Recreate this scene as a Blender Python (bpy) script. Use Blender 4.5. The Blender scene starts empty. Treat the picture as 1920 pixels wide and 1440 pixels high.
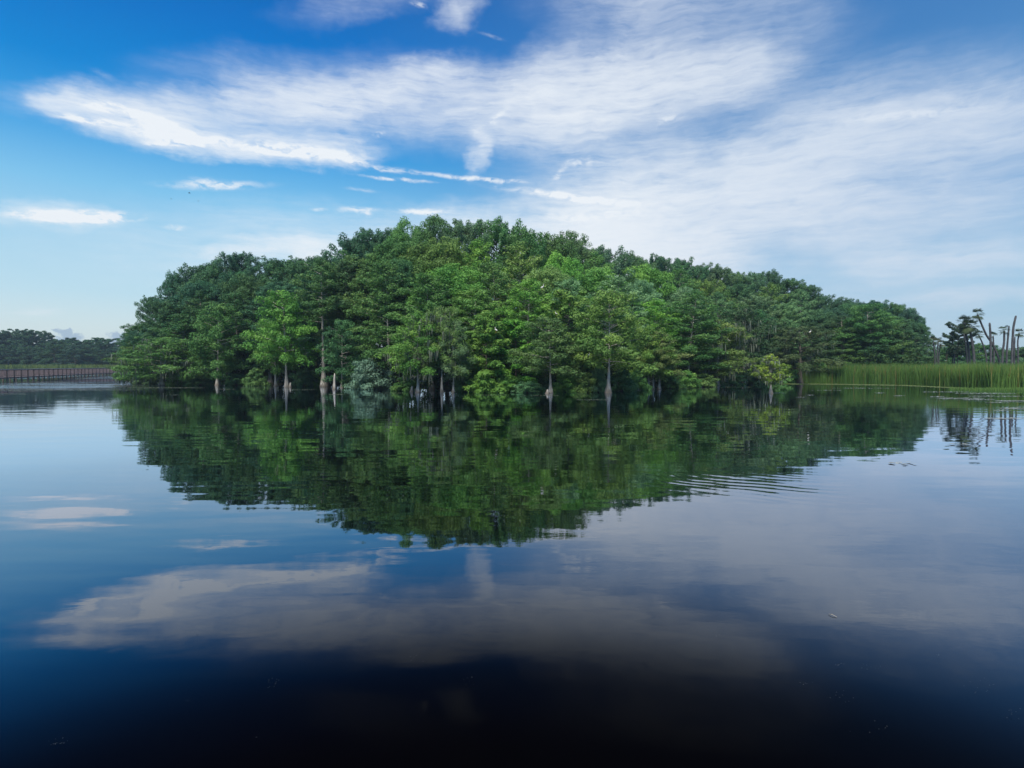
import bpy, math, random
import numpy as np
from mathutils import Vector

R_ = math.radians
random.seed(7)
sc = bpy.context.scene
col = sc.collection

# ------------------------------------------------------------------ camera
CAMH = 2.2
HAZE = .0005
FPX = 1920 * 20.0 / 36.0
PITCH = math.atan(34.0 / FPX)
cam_d = bpy.data.cameras.new('camera')
cam_d.lens = 20.0; cam_d.sensor_width = 36.0
cam_d.clip_start = 0.05; cam_d.clip_end = 9000
cam = bpy.data.objects.new('camera', cam_d); col.objects.link(cam)
cam.location = (0, 0, CAMH); cam.rotation_euler = (math.pi / 2 - PITCH, 0, 0)
sc.camera = cam
sc.view_settings.view_transform = 'Standard'
sc.view_settings.look = 'None'
sc.view_settings.exposure = 0; sc.view_settings.gamma = 1
sc.view_settings.use_curve_mapping = False
try:
    sc.cycles.max_bounces = 8; sc.cycles.diffuse_bounces = 2; sc.cycles.glossy_bounces = 3
    sc.cycles.transmission_bounces = 3; sc.cycles.transparent_max_bounces = 4
    sc.cycles.caustics_reflective = False; sc.cycles.caustics_refractive = False
    sc.cycles.use_denoising = True
except Exception: pass

CP, SP = math.cos(PITCH), math.sin(PITCH)
def ray(px, py):
    u = (px - 960) / FPX; v = (720 - py) / FPX
    return (u, CP + v * SP, -SP + v * CP)
def at(px, py, Y):                       # point of the place seen at a pixel, at forward distance Y
    d = ray(px, py); t = Y / d[1]
    return (d[0] * t, Y, CAMH + d[2] * t)
def on_water(px, py):
    d = ray(px, py); t = -CAMH / d[2]
    return (d[0] * t, d[1] * t, 0.0)
def azel(px, py):
    d = ray(px, py); L = math.sqrt(sum(c * c for c in d))
    return math.degrees(math.atan2(d[0], d[1])), math.degrees(math.asin(d[2] / L))
def lin(r, g, b):
    f = lambda c: (c / 255 / 12.92) if c / 255 <= .04045 else ((c / 255 + .055) / 1.055) ** 2.4
    return (f(r), f(g), f(b), 1.0)
def interp(pts, x):
    xs = [p[0] for p in pts]; ys = [p[1] for p in pts]
    return float(np.interp(x, xs, ys))

# ------------------------------------------------------------------ object helpers
def tag(o, label=None, cat=None, group=None, kind=None):
    if label: o['label'] = label
    if cat: o['category'] = cat
    if group: o['group'] = group
    if kind: o['kind'] = kind
    return o
def empty(name, loc, rz=0, scale=(1, 1, 1)):
    o = bpy.data.objects.new(name, None); col.objects.link(o)
    o.location = loc; o.rotation_euler = (0, 0, rz); o.scale = scale
    o.empty_display_size = .2
    return o
def link_mesh(name, me, mat=None, parent=None):
    o = bpy.data.objects.new(name, me); col.objects.link(o)
    if mat is not None and len(me.materials) == 0: me.materials.append(mat)
    if parent is not None: o.parent = parent
    return o

class MB:
    """collects vertices and faces (quads / tris / n-gons)"""
    def __init__(s): s.v = []; s.f = []; s.n = 0
    def add(s, verts, faces):
        s.v.append(np.asarray(verts, float).reshape(-1, 3))
        s.f += [tuple(i + s.n for i in f) for f in faces]
        s.n += len(verts)
    def box(s, c, size, rz=0.0):
        hx, hy, hz = size[0] / 2, size[1] / 2, size[2] / 2
        ca, sa = math.cos(rz), math.sin(rz)
        vs = []
        for z in (-hz, hz):
            for x, y in ((-hx, -hy), (hx, -hy), (hx, hy), (-hx, hy)):
                vs.append((c[0] + x * ca - y * sa, c[1] + x * sa + y * ca, c[2] + z))
        s.add(vs, [(0, 3, 2, 1), (4, 5, 6, 7), (0, 1, 5, 4), (1, 2, 6, 5), (2, 3, 7, 6), (3, 0, 4, 7)])
    def tube(s, pts, rad, n=7, flute=0.0, ph=0.0, cap=True):
        pts = np.asarray(pts, float); m = len(pts)
        vs = []
        for i in range(m):
            a = pts[max(0, i - 1)]; b = pts[min(m - 1, i + 1)]
            t = b - a; t /= (np.linalg.norm(t) + 1e-9)
            ref = np.array((1.0, 0, 0)) if abs(t[0]) < .8 else np.array((0, 1.0, 0))
            u = np.cross(t, ref); u /= np.linalg.norm(u); w = np.cross(t, u)
            fl = flute if np.isscalar(flute) else flute[i]
            for k in range(n):
                an = 2 * math.pi * k / n
                r = rad[i] * (1 + fl * math.sin(an * 4 + ph) + fl * .5 * math.sin(an * 7 + 2 * ph))
                vs.append(pts[i] + r * (math.cos(an) * u + math.sin(an) * w))
        fs = []
        for i in range(m - 1):
            for k in range(n):
                a = i * n + k; b = i * n + (k + 1) % n
                fs.append((a, b, b + n, a + n))
        if cap:
            fs.append(tuple(range(n - 1, -1, -1))); fs.append(tuple((m - 1) * n + k for k in range(n)))
        s.add(vs, fs)
    def mesh(s, name, smooth=False):
        me = bpy.data.meshes.new(name)
        me.from_pydata(np.concatenate(s.v).tolist() if s.v else [], [], s.f)
        if smooth: me.polygons.foreach_set('use_smooth', [True] * len(me.polygons))
        me.update(); return me

def quads_mesh(name, V, tint=None):
    """V: (n,4,3) quads -> a mesh, fast"""
    n = len(V)
    me = bpy.data.meshes.new(name)
    me.vertices.add(n * 4); me.vertices.foreach_set('co', V.reshape(-1).astype(np.float32))
    me.loops.add(n * 4); me.loops.foreach_set('vertex_index', np.arange(n * 4, dtype=np.int32))
    me.polygons.add(n)
    me.polygons.foreach_set('loop_start', np.arange(0, n * 4, 4, dtype=np.int32))
    me.polygons.foreach_set('loop_total', np.full(n, 4, dtype=np.int32))
    if tint is not None:
        a = me.attributes.new('tint', 'FLOAT', 'FACE'); a.data.foreach_set('value', tint.astype(np.float32))
    me.update(calc_edges=True); me.validate()
    return me

def leaf_quads(rng, C, N, L, W):
    """kite shaped leaf faces at C with preferred normals N"""
    n = len(C)
    r = rng.normal(size=(n, 3)); t = np.cross(N, r); t /= (np.linalg.norm(t, axis=1, keepdims=True) + 1e-9)
    b = np.cross(N, t); b /= (np.linalg.norm(b, axis=1, keepdims=True) + 1e-9)
    s = rng.uniform(.65, 1.35, (n, 1))
    t = t * L * s; b = b * W * s
    return np.stack([C - t, C + b - t * .15, C + t, C - b - t * .15], axis=1)

# ------------------------------------------------------------------ materials
def newmat(name):
    m = bpy.data.materials.new(name); m.use_nodes = True
    nt = m.node_tree; nt.nodes.clear()
    return m, nt
def N(nt, typ, **kw):
    n = nt.nodes.new(typ)
    for k, v in kw.items(): setattr(n, k, v)
    return n

def leaf_material(name, fixed=None, transl=.28, spec=.25):
    m, nt = newmat(name); L = nt.links
    out = N(nt, 'ShaderNodeOutputMaterial')
    at_ = N(nt, 'ShaderNodeAttribute', attribute_name='tint')
    mul = N(nt, 'ShaderNodeVectorMath', operation='SCALE')
    if fixed is None:
        oi = N(nt, 'ShaderNodeObjectInfo'); L.new(oi.outputs['Color'], mul.inputs[0])
    else:
        rgb = N(nt, 'ShaderNodeRGB'); rgb.outputs[0].default_value = fixed; L.new(rgb.outputs[0], mul.inputs[0])
    L.new(at_.outputs['Fac'], mul.inputs['Scale'])
    # young foliage is yellower: hue follows the clump's tint
    hsv = N(nt, 'ShaderNodeHueSaturation')
    mr = N(nt, 'ShaderNodeMapRange'); mr.inputs['From Min'].default_value = .55; mr.inputs['From Max'].default_value = 1.5
    mr.inputs['To Min'].default_value = .53; mr.inputs['To Max'].default_value = .475
    L.new(at_.outputs['Fac'], mr.inputs['Value']); L.new(mr.outputs[0], hsv.inputs['Hue']); L.new(mul.outputs[0], hsv.inputs['Color'])
    pb = N(nt, 'ShaderNodeBsdfPrincipled'); pb.inputs['Roughness'].default_value = .55
    pb.inputs['Specular IOR Level'].default_value = spec
    L.new(hsv.outputs[0], pb.inputs['Base Color'])
    tr = N(nt, 'ShaderNodeBsdfTranslucent'); L.new(hsv.outputs[0], tr.inputs['Color'])
    mx = N(nt, 'ShaderNodeMixShader'); mx.inputs[0].default_value = transl
    L.new(pb.outputs[0], mx.inputs[1]); L.new(tr.outputs[0], mx.inputs[2]); L.new(mx.outputs[0], out.inputs[0])
    return m

def bark_material(name, c1, c2, wet=True, scale=6.0):
    m, nt = newmat(name); L = nt.links
    out = N(nt, 'ShaderNodeOutputMaterial'); pb = N(nt, 'ShaderNodeBsdfPrincipled'); pb.inputs['Roughness'].default_value = .85
    tc = N(nt, 'ShaderNodeTexCoord'); mp = N(nt, 'ShaderNodeMapping'); mp.inputs['Scale'].default_value = (scale, scale, scale * .18)
    no = N(nt, 'ShaderNodeTexNoise'); no.inputs['Scale'].default_value = 1.5; no.inputs['Detail'].default_value = 6
    L.new(tc.outputs['Object'], mp.inputs[0]); L.new(mp.outputs[0], no.inputs['Vector'])
    cr = N(nt, 'ShaderNodeValToRGB'); cr.color_ramp.elements[0].position = .35; cr.color_ramp.elements[1].position = .65
    cr.color_ramp.elements[0].color = c1; cr.color_ramp.elements[1].color = c2
    L.new(no.outputs[0], cr.inputs[0])
    if wet:   # brown water stain round the foot of the trunk
        sx = N(nt, 'ShaderNodeSeparateXYZ'); L.new(tc.outputs['Object'], sx.inputs[0])
        ad = N(nt, 'ShaderNodeMath', operation='MULTIPLY_ADD'); ad.inputs[1].default_value = .5; L.new(no.outputs[0], ad.inputs[0]); L.new(sx.outputs['Z'], ad.inputs[2])
        mr = N(nt, 'ShaderNodeMapRange'); mr.inputs['From Min'].default_value = .3; mr.inputs['From Max'].default_value = .65
        mr.inputs['To Min'].default_value = .8; mr.inputs['To Max'].default_value = 0
        L.new(ad.outputs[0], mr.inputs['Value'])
        mx = N(nt, 'ShaderNodeMixRGB'); mx.inputs[2].default_value = (.15, .122, .095, 1)
        L.new(mr.outputs[0], mx.inputs[0]); L.new(cr.outputs[0], mx.inputs[1]); L.new(mx.outputs[0], pb.inputs['Base Color'])
    else:
        L.new(cr.outputs[0], pb.inputs['Base Color'])
    bp = N(nt, 'ShaderNodeBump'); bp.inputs['Strength'].default_value = .5; bp.inputs['Distance'].default_value = .05
    L.new(no.outputs[0], bp.inputs['Height']); L.new(bp.outputs[0], pb.inputs['Normal'])
    L.new(pb.outputs[0], out.inputs[0])
    return m

M_leaf = leaf_material('foliage')
M_bark = bark_material('cypress_bark', (.26, .245, .22, 1), (.56, .53, .48, 1))
M_bark_dark = bark_material('grey_bark', (.06, .05, .04, 1), (.16, .14, .11, 1), wet=False)
M_palm = bark_material('palm_bark', (.040, .042, .052, 1), (.11, .112, .125, 1), wet=False, scale=9)
M_moss = leaf_material('spanish_moss', fixed=(.24, .28, .22, 1), transl=.3, spec=.1)
M_reed = leaf_material('reed', fixed=(.12, .235, .055, 1), transl=.3, spec=.2)
M_marsh = leaf_material('marsh_grass', fixed=(.14, .20, .06, 1), transl=.3, spec=.2)

# ------------------------------------------------------------------ sky (world): Nishita + cirrus laid out by azimuth and elevation
SUN_AZ, SUN_EL = 200.0, 50.0             # compass-like azimuth from +Y towards +X: behind the camera, a little left
w = bpy.data.worlds.new("World"); sc.world = w; w.use_nodes = True
nt = w.node_tree; nt.nodes.clear(); L = nt.links
wout = N(nt, 'ShaderNodeOutputWorld'); bg = N(nt, 'ShaderNodeBackground'); L.new(bg.outputs[0], wout.inputs[0])
tc = N(nt, 'ShaderNodeTexCoord'); sx = N(nt, 'ShaderNodeSeparateXYZ'); L.new(tc.outputs['Generated'], sx.inputs[0])
def M_(op, a, b=None, c=None, clamp=False):
    n = N(nt, 'ShaderNodeMath', operation=op); n.use_clamp = clamp
    for i, q in enumerate((a, b, c)):
        if q is None: continue
        if isinstance(q, (int, float)): n.inputs[i].default_value = q
        else: L.new(q, n.inputs[i])
    return n.outputs[0]
def MR(v, a, b, c, d, smooth=True):
    n = N(nt, 'ShaderNodeMapRange'); n.interpolation_type = 'SMOOTHSTEP' if smooth else 'LINEAR'
    for k, q in zip(('From Min', 'From Max', 'To Min', 'To Max'), (a, b, c, d)): n.inputs[k].default_value = q
    L.new(v, n.inputs['Value']); return n.outputs[0]
az = M_('MULTIPLY', M_('ARCTAN2', sx.outputs['X'], sx.outputs['Y']), 57.29578)
el = M_('MULTIPLY', M_('ARCSINE', M_('ABSOLUTE', sx.outputs['Z'])), 57.29578)
cb = N(nt, 'ShaderNodeCombineXYZ'); L.new(az, cb.inputs[0]); L.new(el, cb.inputs[1])
P0 = cb.outputs[0]
def noise(vec, scale, detail, rough=.55, sc3=(1, 1, 1), rot=0.0, color=False, dist=0.0):
    mp = N(nt, 'ShaderNodeMapping'); mp.inputs['Scale'].default_value = sc3; mp.inputs['Rotation'].default_value = (0, 0, R_(rot))
    L.new(vec, mp.inputs[0])
    n = N(nt, 'ShaderNodeTexNoise'); n.inputs['Scale'].default_value = scale; n.inputs['Detail'].default_value = detail
    n.inputs['Roughness'].default_value = rough; n.inputs['Distortion'].default_value = dist
    L.new(mp.outputs[0], n.inputs['Vector'])
    return n.outputs['Color'] if color else n.outputs['Fac']
def warp(vec, ncol, amt):
    s = N(nt, 'ShaderNodeVectorMath', operation='SUBTRACT'); L.new(ncol, s.inputs[0]); s.inputs[1].default_value = (.5, .5, .5)
    m = N(nt, 'ShaderNodeVectorMath', operation='MULTIPLY'); L.new(s.outputs[0], m.inputs[0]); m.inputs[1].default_value = amt
    a = N(nt, 'ShaderNodeVectorMath', operation='ADD'); L.new(vec, a.inputs[0]); L.new(m.outputs[0], a.inputs[1])
    return a.outputs[0]
P1 = warp(P0, noise(P0, .11, 4, .6, color=True), (4.5, 2.0, 0))
P2 = warp(P1, noise(P0, .5, 6, .62, sc3=(.6, 1.2, 1), color=True), (3.8, 1.9, 0))
PT = warp(P0, noise(P0, .35, 5, .6, color=True), (1.6, .7, 0))

# clouds: (x1,y1,x2,y2, half width px, amount, set)   set 0 = soft veil, 1 = thin crisp strand
CL = [
 (110,196,420,262,30,1.0,0),(60,190,200,205,16,.5,0),(1050,390,1900,350,120,.22,0),(150,475,1300,475,60,.35,0),(1450,250,1950,240,60,.35,0),(210,250,730,290,24,1.2,0),(60,192,520,205,30,.65,0),(340,222,820,180,46,.75,0),
 (560,200,900,125,34,.55,0),(300,165,900,150,45,.3,0),(700,225,1250,175,58,.85,0),(560,275,700,280,26,.5,0),
 (900,215,1400,125,72,.85,0),(1000,200,1120,180,40,.45,0),(1150,95,1570,55,80,.32,0),(930,335,1350,325,75,.32,0),(1250,165,1480,140,45,.55,0),
 (880,325,915,245,18,.75,0),(690,150,880,120,26,.35,0),
 (1380,268,1960,210,92,.50,0),(1500,320,1980,310,80,.34,0),(1100,400,1560,320,80,.85,0),(960,430,1400,480,75,.9,0),
 (1180,330,1640,400,70,.55,0),(1540,228,1960,180,20,.5,0),(1230,250,1320,330,34,.35,0),(1300,440,1960,440,60,.40,0),
 (1560,512,1960,488,26,.55,0),(1680,562,1960,548,14,.5,0),(900,450,1350,500,65,1.0,0),(980,20,1500,-30,45,.35,0),
 (820,25,900,8,26,.6,0),(1000,120,1100,60,40,.28,0),(700,425,1000,400,26,.35,0),(1350,560,1900,600,40,.25,0),
 (400,472,530,462,15,.8,0),(520,474,640,466,20,.8,0),(0,398,200,406,20,.7,0),(540,30,900,-60,30,.18,0),
 (740,322,1025,347,5,.8,1),(640,302,790,328,7,.6,1),(655,328,835,346,4,.75,1),(870,346,1260,392,8,.55,1),(80,214,250,236,8,.55,1),(230,240,430,270,15,.75,1),(150,192,235,206,11,.5,1),(205,200,340,238,12,.6,1),(400,268,720,302,14,.7,1),(1200,232,1300,218,9,.3,1),(1540,232,1920,190,11,.3,1),(880,255,965,195,10,.3,1),
 (270,346,540,348,9,.6,1),(330,335,470,345,9,.4,1),(0,404,290,409,12,1.3,1),(620,394,725,393,7,.65,1),(735,397,850,400,8,.75,1),
 (580,393,616,394,4,.5,1),(680,402,700,404,6,.5,1),(155,122,215,146,8,.28,1),(890,57,955,76,5,.28,1),(765,3,806,16,7,.5,1),(300,424,360,427,6,.5,1),
 (1030,345,1065,308,8,.4,1),(1040,308,1130,301,9,.42,1),(570,318,620,325,6,.3,1),(640,352,720,360,4,.35,1),
 (1000,412,1230,396,12,.3,1),(0,592,130,584,12,.35,1),(230,268,400,275,6,.4,1),(730,248,690,258,6,.4,1),
]
def stroke(vec, c):
    x1, y1, x2, y2, hw, amp, _ = c
    a = azel(x1, y1); b = azel(x2, y2); m = azel((x1 + x2) / 2, (y1 + y2) / 2); q = azel((x1 + x2) / 2, (y1 + y2) / 2 - hw)
    W = max(.12, math.hypot(q[0] - m[0], q[1] - m[1])) * (1.6 if c[6] else 1.95)
    Ln = math.hypot(b[0] - a[0], b[1] - a[1]) / 2 * 1.25 + W * .4
    ang = math.atan2(b[1] - a[1], b[0] - a[0])
    mp = N(nt, 'ShaderNodeMapping', vector_type='TEXTURE')
    mp.inputs['Location'].default_value = (m[0], m[1], 0); mp.inputs['Rotation'].default_value = (0, 0, ang)
    mp.inputs['Scale'].default_value = (Ln, W, 1)
    L.new(vec, mp.inputs[0])
    ln = N(nt, 'ShaderNodeVectorMath', operation='LENGTH'); L.new(mp.outputs[0], ln.inputs[0])
    return MR(ln.outputs['Value'], 0, 1, amp, 0)
dens = None; thin = None
for c in CL:
    s = stroke(PT if c[6] else P2, c)
    if c[6]: thin = s if thin is None else M_('ADD', thin, s)
    else: dens = s if dens is None else M_('ADD', dens, s)
# fibrous structure drawn along the streaks
fib = noise(P1, .55, 7, .62, sc3=(.35, 1.5, 1), rot=-8, dist=.15)
fib2 = noise(P2, 1.3, 6, .6, sc3=(.5, 1.4, 1), rot=10)
fib3 = noise(P1, .9, 6, .65, sc3=(.22, 1.9, 1), rot=-14, dist=.2)
det = M_('ADD', M_('ADD', M_('MULTIPLY', fib, .5), M_('MULTIPLY', fib3, .85)), M_('MULTIPLY', fib2, .35))       # about .85 mean
big = noise(P1, .16, 3, .5, sc3=(.6, 1.3, 1), rot=-12)
dv = M_('MULTIPLY', dens, M_('MULTIPLY', MR(det, .55, 1.15, .30, 1.6, False), MR(big, .3, .65, .62, 1.3)))
dt = M_('MULTIPLY', thin, MR(fib2, .32, .6, .25, 1.35))
alpha = M_('ADD', M_('MULTIPLY', M_('SUBTRACT', 1.0, M_('EXPONENT', M_('MULTIPLY', dv, -1.5))), .97), M_('MULTIPLY', MR(dt, .0, 1.05, 0, .8), 1.0), clamp=True)

def ramp(v, lo, hi, stops):
    mr = MR(v, lo, hi, 0, 1, smooth=False)
    r = N(nt, 'ShaderNodeValToRGB'); r.color_ramp.interpolation = 'LINEAR'
    es = r.color_ramp.elements
    while len(es) > 2: es.remove(es[-1])
    for i, (p, c) in enumerate(stops):
        q = (p - lo) / (hi - lo)
        e = es[i] if i < 2 else es.new(q)
        e.position = q; e.color = lin(*c)
    L.new(mr, r.inputs[0]); return r.outputs[0]
def mixc(f, a, b, mode='MIX'):
    n = N(nt, 'ShaderNodeMixRGB', blend_type=mode)
    if isinstance(f, (int, float)): n.inputs[0].default_value = f
    else: L.new(f, n.inputs[0])
    for i, q in ((1, a), (2, b)):
        if isinstance(q, tuple): n.inputs[i].default_value = q
        else: L.new(q, n.inputs[i])
    return n.outputs[0]
rl = ramp(el, 0, 90, [(0, (240,250,244)), (3, (222,240,242)), (6, (196,230,245)), (10, (172,218,244)), (14.5, (130,200,242)),
                      (19, (58,162,231)), (23, (6,136,216)), (28, (0,116,202)), (36, (4,84,168)), (90, (6,40,105))])
rr = ramp(el, 0, 90, [(0, (210,232,240)), (4, (170,209,233)), (8, (162,203,233)), (14, (118,170,219)), (20, (90,150,208)),
                      (26, (70,132,196)), (32, (62,122,188)), (90, (10,45,105))])
clear = mixc(MR(az, -22, 22, 0, 1), rl, rr)
nsk = N(nt, 'ShaderNodeTexSky', sky_type='NISHITA'); nsk.sun_disc = False
nsk.sun_elevation = R_(SUN_EL); nsk.sun_rotation = R_(SUN_AZ); nsk.altitude = 0; nsk.air_density = 1.0; nsk.dust_density = .8; nsk.ozone_density = 2.0
nis = N(nt, 'ShaderNodeVectorMath', operation='SCALE'); L.new(nsk.outputs[0], nis.inputs[0]); nis.inputs['Scale'].default_value = .09
clear = mixc(.05, clear, nis.outputs[0])
cwl = lin(240, 246, 252); cwr = lin(218, 229, 243)
cloud = mixc(MR(az, 4, 38, 0, 1), cwl, cwr)
cloud = mixc(MR(el, 14, 34, 0, .22), cloud, lin(200, 214, 236))
skyc = mixc(alpha, clear, cloud)
# small far cumulus low on the left, grey-lavender
cum = None; PC = warp(P0, noise(P0, 1.1, 5, .6, color=True), (1.8, 1.5, 0))
for c in [(85,634,165,635,11,1.3,1),(112,624,140,622,8,.9,1),(100,618,126,617,4,.9,1),(195,634,250,632,12,1.2,1),(228,627,245,628,6,.8,1)]:
    s = stroke(PC, c); cum = s if cum is None else M_('ADD', cum, s)
cum = M_('MULTIPLY', cum, MR(noise(P0, 1.6, 5, .6), .35, .6, .45, 1.1))
skyc = mixc(MR(cum, .2, .8, 0, .8), skyc, lin(165, 190, 215))
L.new(skyc, bg.inputs[0]); bg.inputs[1].default_value = 1.0

sun_d = bpy.data.lights.new('sun', 'SUN'); sun_d.energy = 4.3; sun_d.angle = R_(18); sun_d.color = (1.0, .93, .80)
sun = bpy.data.objects.new('sun', sun_d); col.objects.link(sun)
sdir = Vector((math.sin(R_(SUN_AZ)) * math.cos(R_(SUN_EL)), math.cos(R_(SUN_AZ)) * math.cos(R_(SUN_EL)), math.sin(R_(SUN_EL))))
sun.rotation_euler = sdir.to_track_quat('Z', 'Y').to_euler(); sun.location = (0, -20, 60)

# ------------------------------------------------------------------ layout curves (photo x -> shoreline and canopy)
SHORE_PY = [(180,712),(225,718),(300,722),(420,722),(530,725),(610,724),(690,727),(780,735),(850,736),(900,736),(1030,736),(1140,735),(1220,729),(1300,727),(1400,721),(1500,719),(1750,719),(1960,722)]
SKY_D = [(225,75),(300,76),(400,78),(530,74),(640,68),(800,66),(960,66),(1080,70),(1200,84),(1300,96),(1450,104),(1600,104),(1750,100)]
SKY_Y = [(228,668),(245,625),(262,596),(290,548),(320,515),(390,487),(450,480),(500,480),(530,496),(560,482),(610,478),(640,452),(720,427),(800,408),(880,414),(960,412),(1000,445),(1075,440),(1110,458),(1200,482),(1290,492),(1400,515),(1450,508),(1500,535),(1530,555),(1600,560),(1700,575),(1735,610),(1750,650)]
def shore_D(px):
    return on_water(px, interp(SHORE_PY, px))[1]

# ------------------------------------------------------------------ ground (lake bed, tree island, marshes) and water
def land_height(X, Y):
    px = X / np.maximum(Y, 1) * FPX + 960
    sh = np.interp(px, [p[0] for p in SHORE_PY], [shore_D(p[0]) for p in SHORE_PY]) + 1.0
    h = np.full(X.shape, -1.1)
    isl = np.clip((Y - sh - 2) / 3.0, 0, 1) * ((px > 250) & (px < 2600)) * (Y < 125)
    h = np.maximum(h, -1.1 + isl * 1.35)
    marsh = np.clip((Y - 3.5 - np.interp(px, [1470, 1560, 1700, 1800, 1860, 1960, 2300], [on_water(q, y)[1] for q, y in ((1470,719),(1560,719.5),(1700,722),(1800,727),(1860,730.5),(1960,731),(2300,733))])) / 3.0, 0, 1) * (px > 1500) * (Y > 20)
    h = np.maximum(h, -1.1 + marsh * 1.3)
    far = np.clip((np.hypot(X, Y) - 165) / 12, 0, 1)
    h = np.maximum(h, -1.1 + far * 1.6)
    return h
def axis_coords():
    a = np.concatenate([np.arange(-200, 201, 4.0), [230, 280, 350, 500, 700, 900], [-230, -280, -350, -500, -700, -900]])
    return np.sort(a)
ax = axis_coords(); GX, GY = np.meshgrid(ax, ax, indexing='ij')
GZ = land_height(GX, GY) + .05 * np.sin(GX * .7) * np.cos(GY * .9)
n = len(ax)
gv = np.stack([GX, GY, GZ], -1).reshape(-1, 3)
gf = [(i * n + j, (i + 1) * n + j, (i + 1) * n + j + 1, i * n + j + 1) for i in range(n - 1) for j in range(n - 1)]
me = bpy.data.meshes.new('ground'); me.from_pydata(gv.tolist(), [], gf); me.update()
m, nt2 = newmat('peat_soil'); o_ = N(nt2, 'ShaderNodeOutputMaterial'); pb = N(nt2, 'ShaderNodeBsdfPrincipled')
no = N(nt2, 'ShaderNodeTexNoise'); no.inputs['Scale'].default_value = .6; no.inputs['Detail'].default_value = 8
cr = N(nt2, 'ShaderNodeValToRGB'); cr.color_ramp.elements[0].color = (.018, .014, .009, 1); cr.color_ramp.elements[1].color = (.045, .055, .02, 1)
tc2 = N(nt2, 'ShaderNodeTexCoord'); nt2.links.new(tc2.outputs['Object'], no.inputs['Vector'])
nt2.links.new(no.outputs[0], cr.inputs[0]); nt2.links.new(cr.outputs[0], pb.inputs['Base Color']); pb.inputs['Roughness'].default_value = .95
nt2.links.new(pb.outputs[0], o_.inputs[0])
tag(link_mesh('ground', me, m), 'dark peaty ground of the tree island and marsh banks', None, None, 'structure')

# water: black tannin water, still, faint ripples
m, nt3 = newmat('tannin_water'); L3 = nt3.links
o_ = N(nt3, 'ShaderNodeOutputMaterial'); tc3 = N(nt3, 'ShaderNodeTexCoord'); pos = tc3.outputs['Object']
def n3(scale3, s, d, r=.5, rot=0):
    mp = N(nt3, 'ShaderNodeMapping'); mp.inputs['Scale'].default_value = scale3; mp.inputs['Rotation'].default_value = (0, 0, R_(rot)); L3.new(pos, mp.inputs[0])
    q = N(nt3, 'ShaderNodeTexNoise'); q.inputs['Scale'].default_value = s; q.inputs['Detail'].default_value = d; q.inputs['Roughness'].default_value = r
    L3.new(mp.outputs[0], q.inputs['Vector']); return q.outputs['Fac']
def m3(op, a, b=None, c=None):
    q = N(nt3, 'ShaderNodeMath', operation=op)
    for i, v in enumerate((a, b, c)):
        if v is None: continue
        if isinstance(v, (int, float)): q.inputs[i].default_value = v
        else: L3.new(v, q.inputs[i])
    return q.outputs[0]
def mr3(v, a, b, c, d):
    q = N(nt3, 'ShaderNodeMapRange', interpolation_type='SMOOTHSTEP')
    for k, x in zip(('From Min', 'From Max', 'To Min', 'To Max'), (a, b, c, d)): q.inputs[k].default_value = x
    L3.new(v, q.inputs['Value']); return q.outputs[0]
def blob3(px, py, lx, ly, amp, rot=0):
    p = on_water(px, py)
    mp = N(nt3, 'ShaderNodeMapping', vector_type='TEXTURE'); mp.inputs['Location'].default_value = p; mp.inputs['Scale'].default_value = (lx, ly, 1); mp.inputs['Rotation'].default_value = (0, 0, R_(rot))
    L3.new(pos, mp.inputs[0]); ln = N(nt3, 'ShaderNodeVectorMath', operation='LENGTH'); L3.new(mp.outputs[0], ln.inputs[0])
    return mr3(ln.outputs['Value'], .35, 1, amp, 0)
swell = n3((.35, 1.0, 1), .9, 2)
fine = n3((.5, 1.2, 1), 5.5, 3, .55)
patch = mr3(n3((.08, .14, 1), .8, 3), .42, .66, .15, 1.0)
h = m3('ADD', m3('MULTIPLY', swell, .010), m3('MULTIPLY', m3('MULTIPLY', fine, patch), .0012))
# the ring ripples right of centre
rp = on_water(1480, 838)
mp = N(nt3, 'ShaderNodeMapping', vector_type='TEXTURE'); mp.inputs['Location'].default_value = rp; L3.new(pos, mp.inputs[0])
ln = N(nt3, 'ShaderNodeVectorMath', operation='LENGTH'); L3.new(mp.outputs[0], ln.inputs[0])
wav = m3('SINE', m3('MULTIPLY', m3('ADD', ln.outputs['Value'], m3('MULTIPLY', n3((.5, .5, 1), .9, 2), .9)), 2 * math.pi / .31))
rr0 = math.hypot(on_water(1490, 910)[0] - rp[0], on_water(1490, 910)[1] - rp[1])
band = m3('MULTIPLY', mr3(ln.outputs['Value'], rr0 - 2.0, rr0 - .6, 0, 1), mr3(ln.outputs['Value'], rr0 + .3, rr0 + 2.2, 1, 0))
ring = m3('MULTIPLY', m3('MULTIPLY', wav, band), m3('MULTIPLY', blob3(1380, 915, 3.0, 2.2, 1.0), mr3(n3((.6, .9, 1), 1.2, 2), .35, .6, .2, 1.0)))
h = m3('ADD', h, m3('MULTIPLY', ring, .0011))
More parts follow.
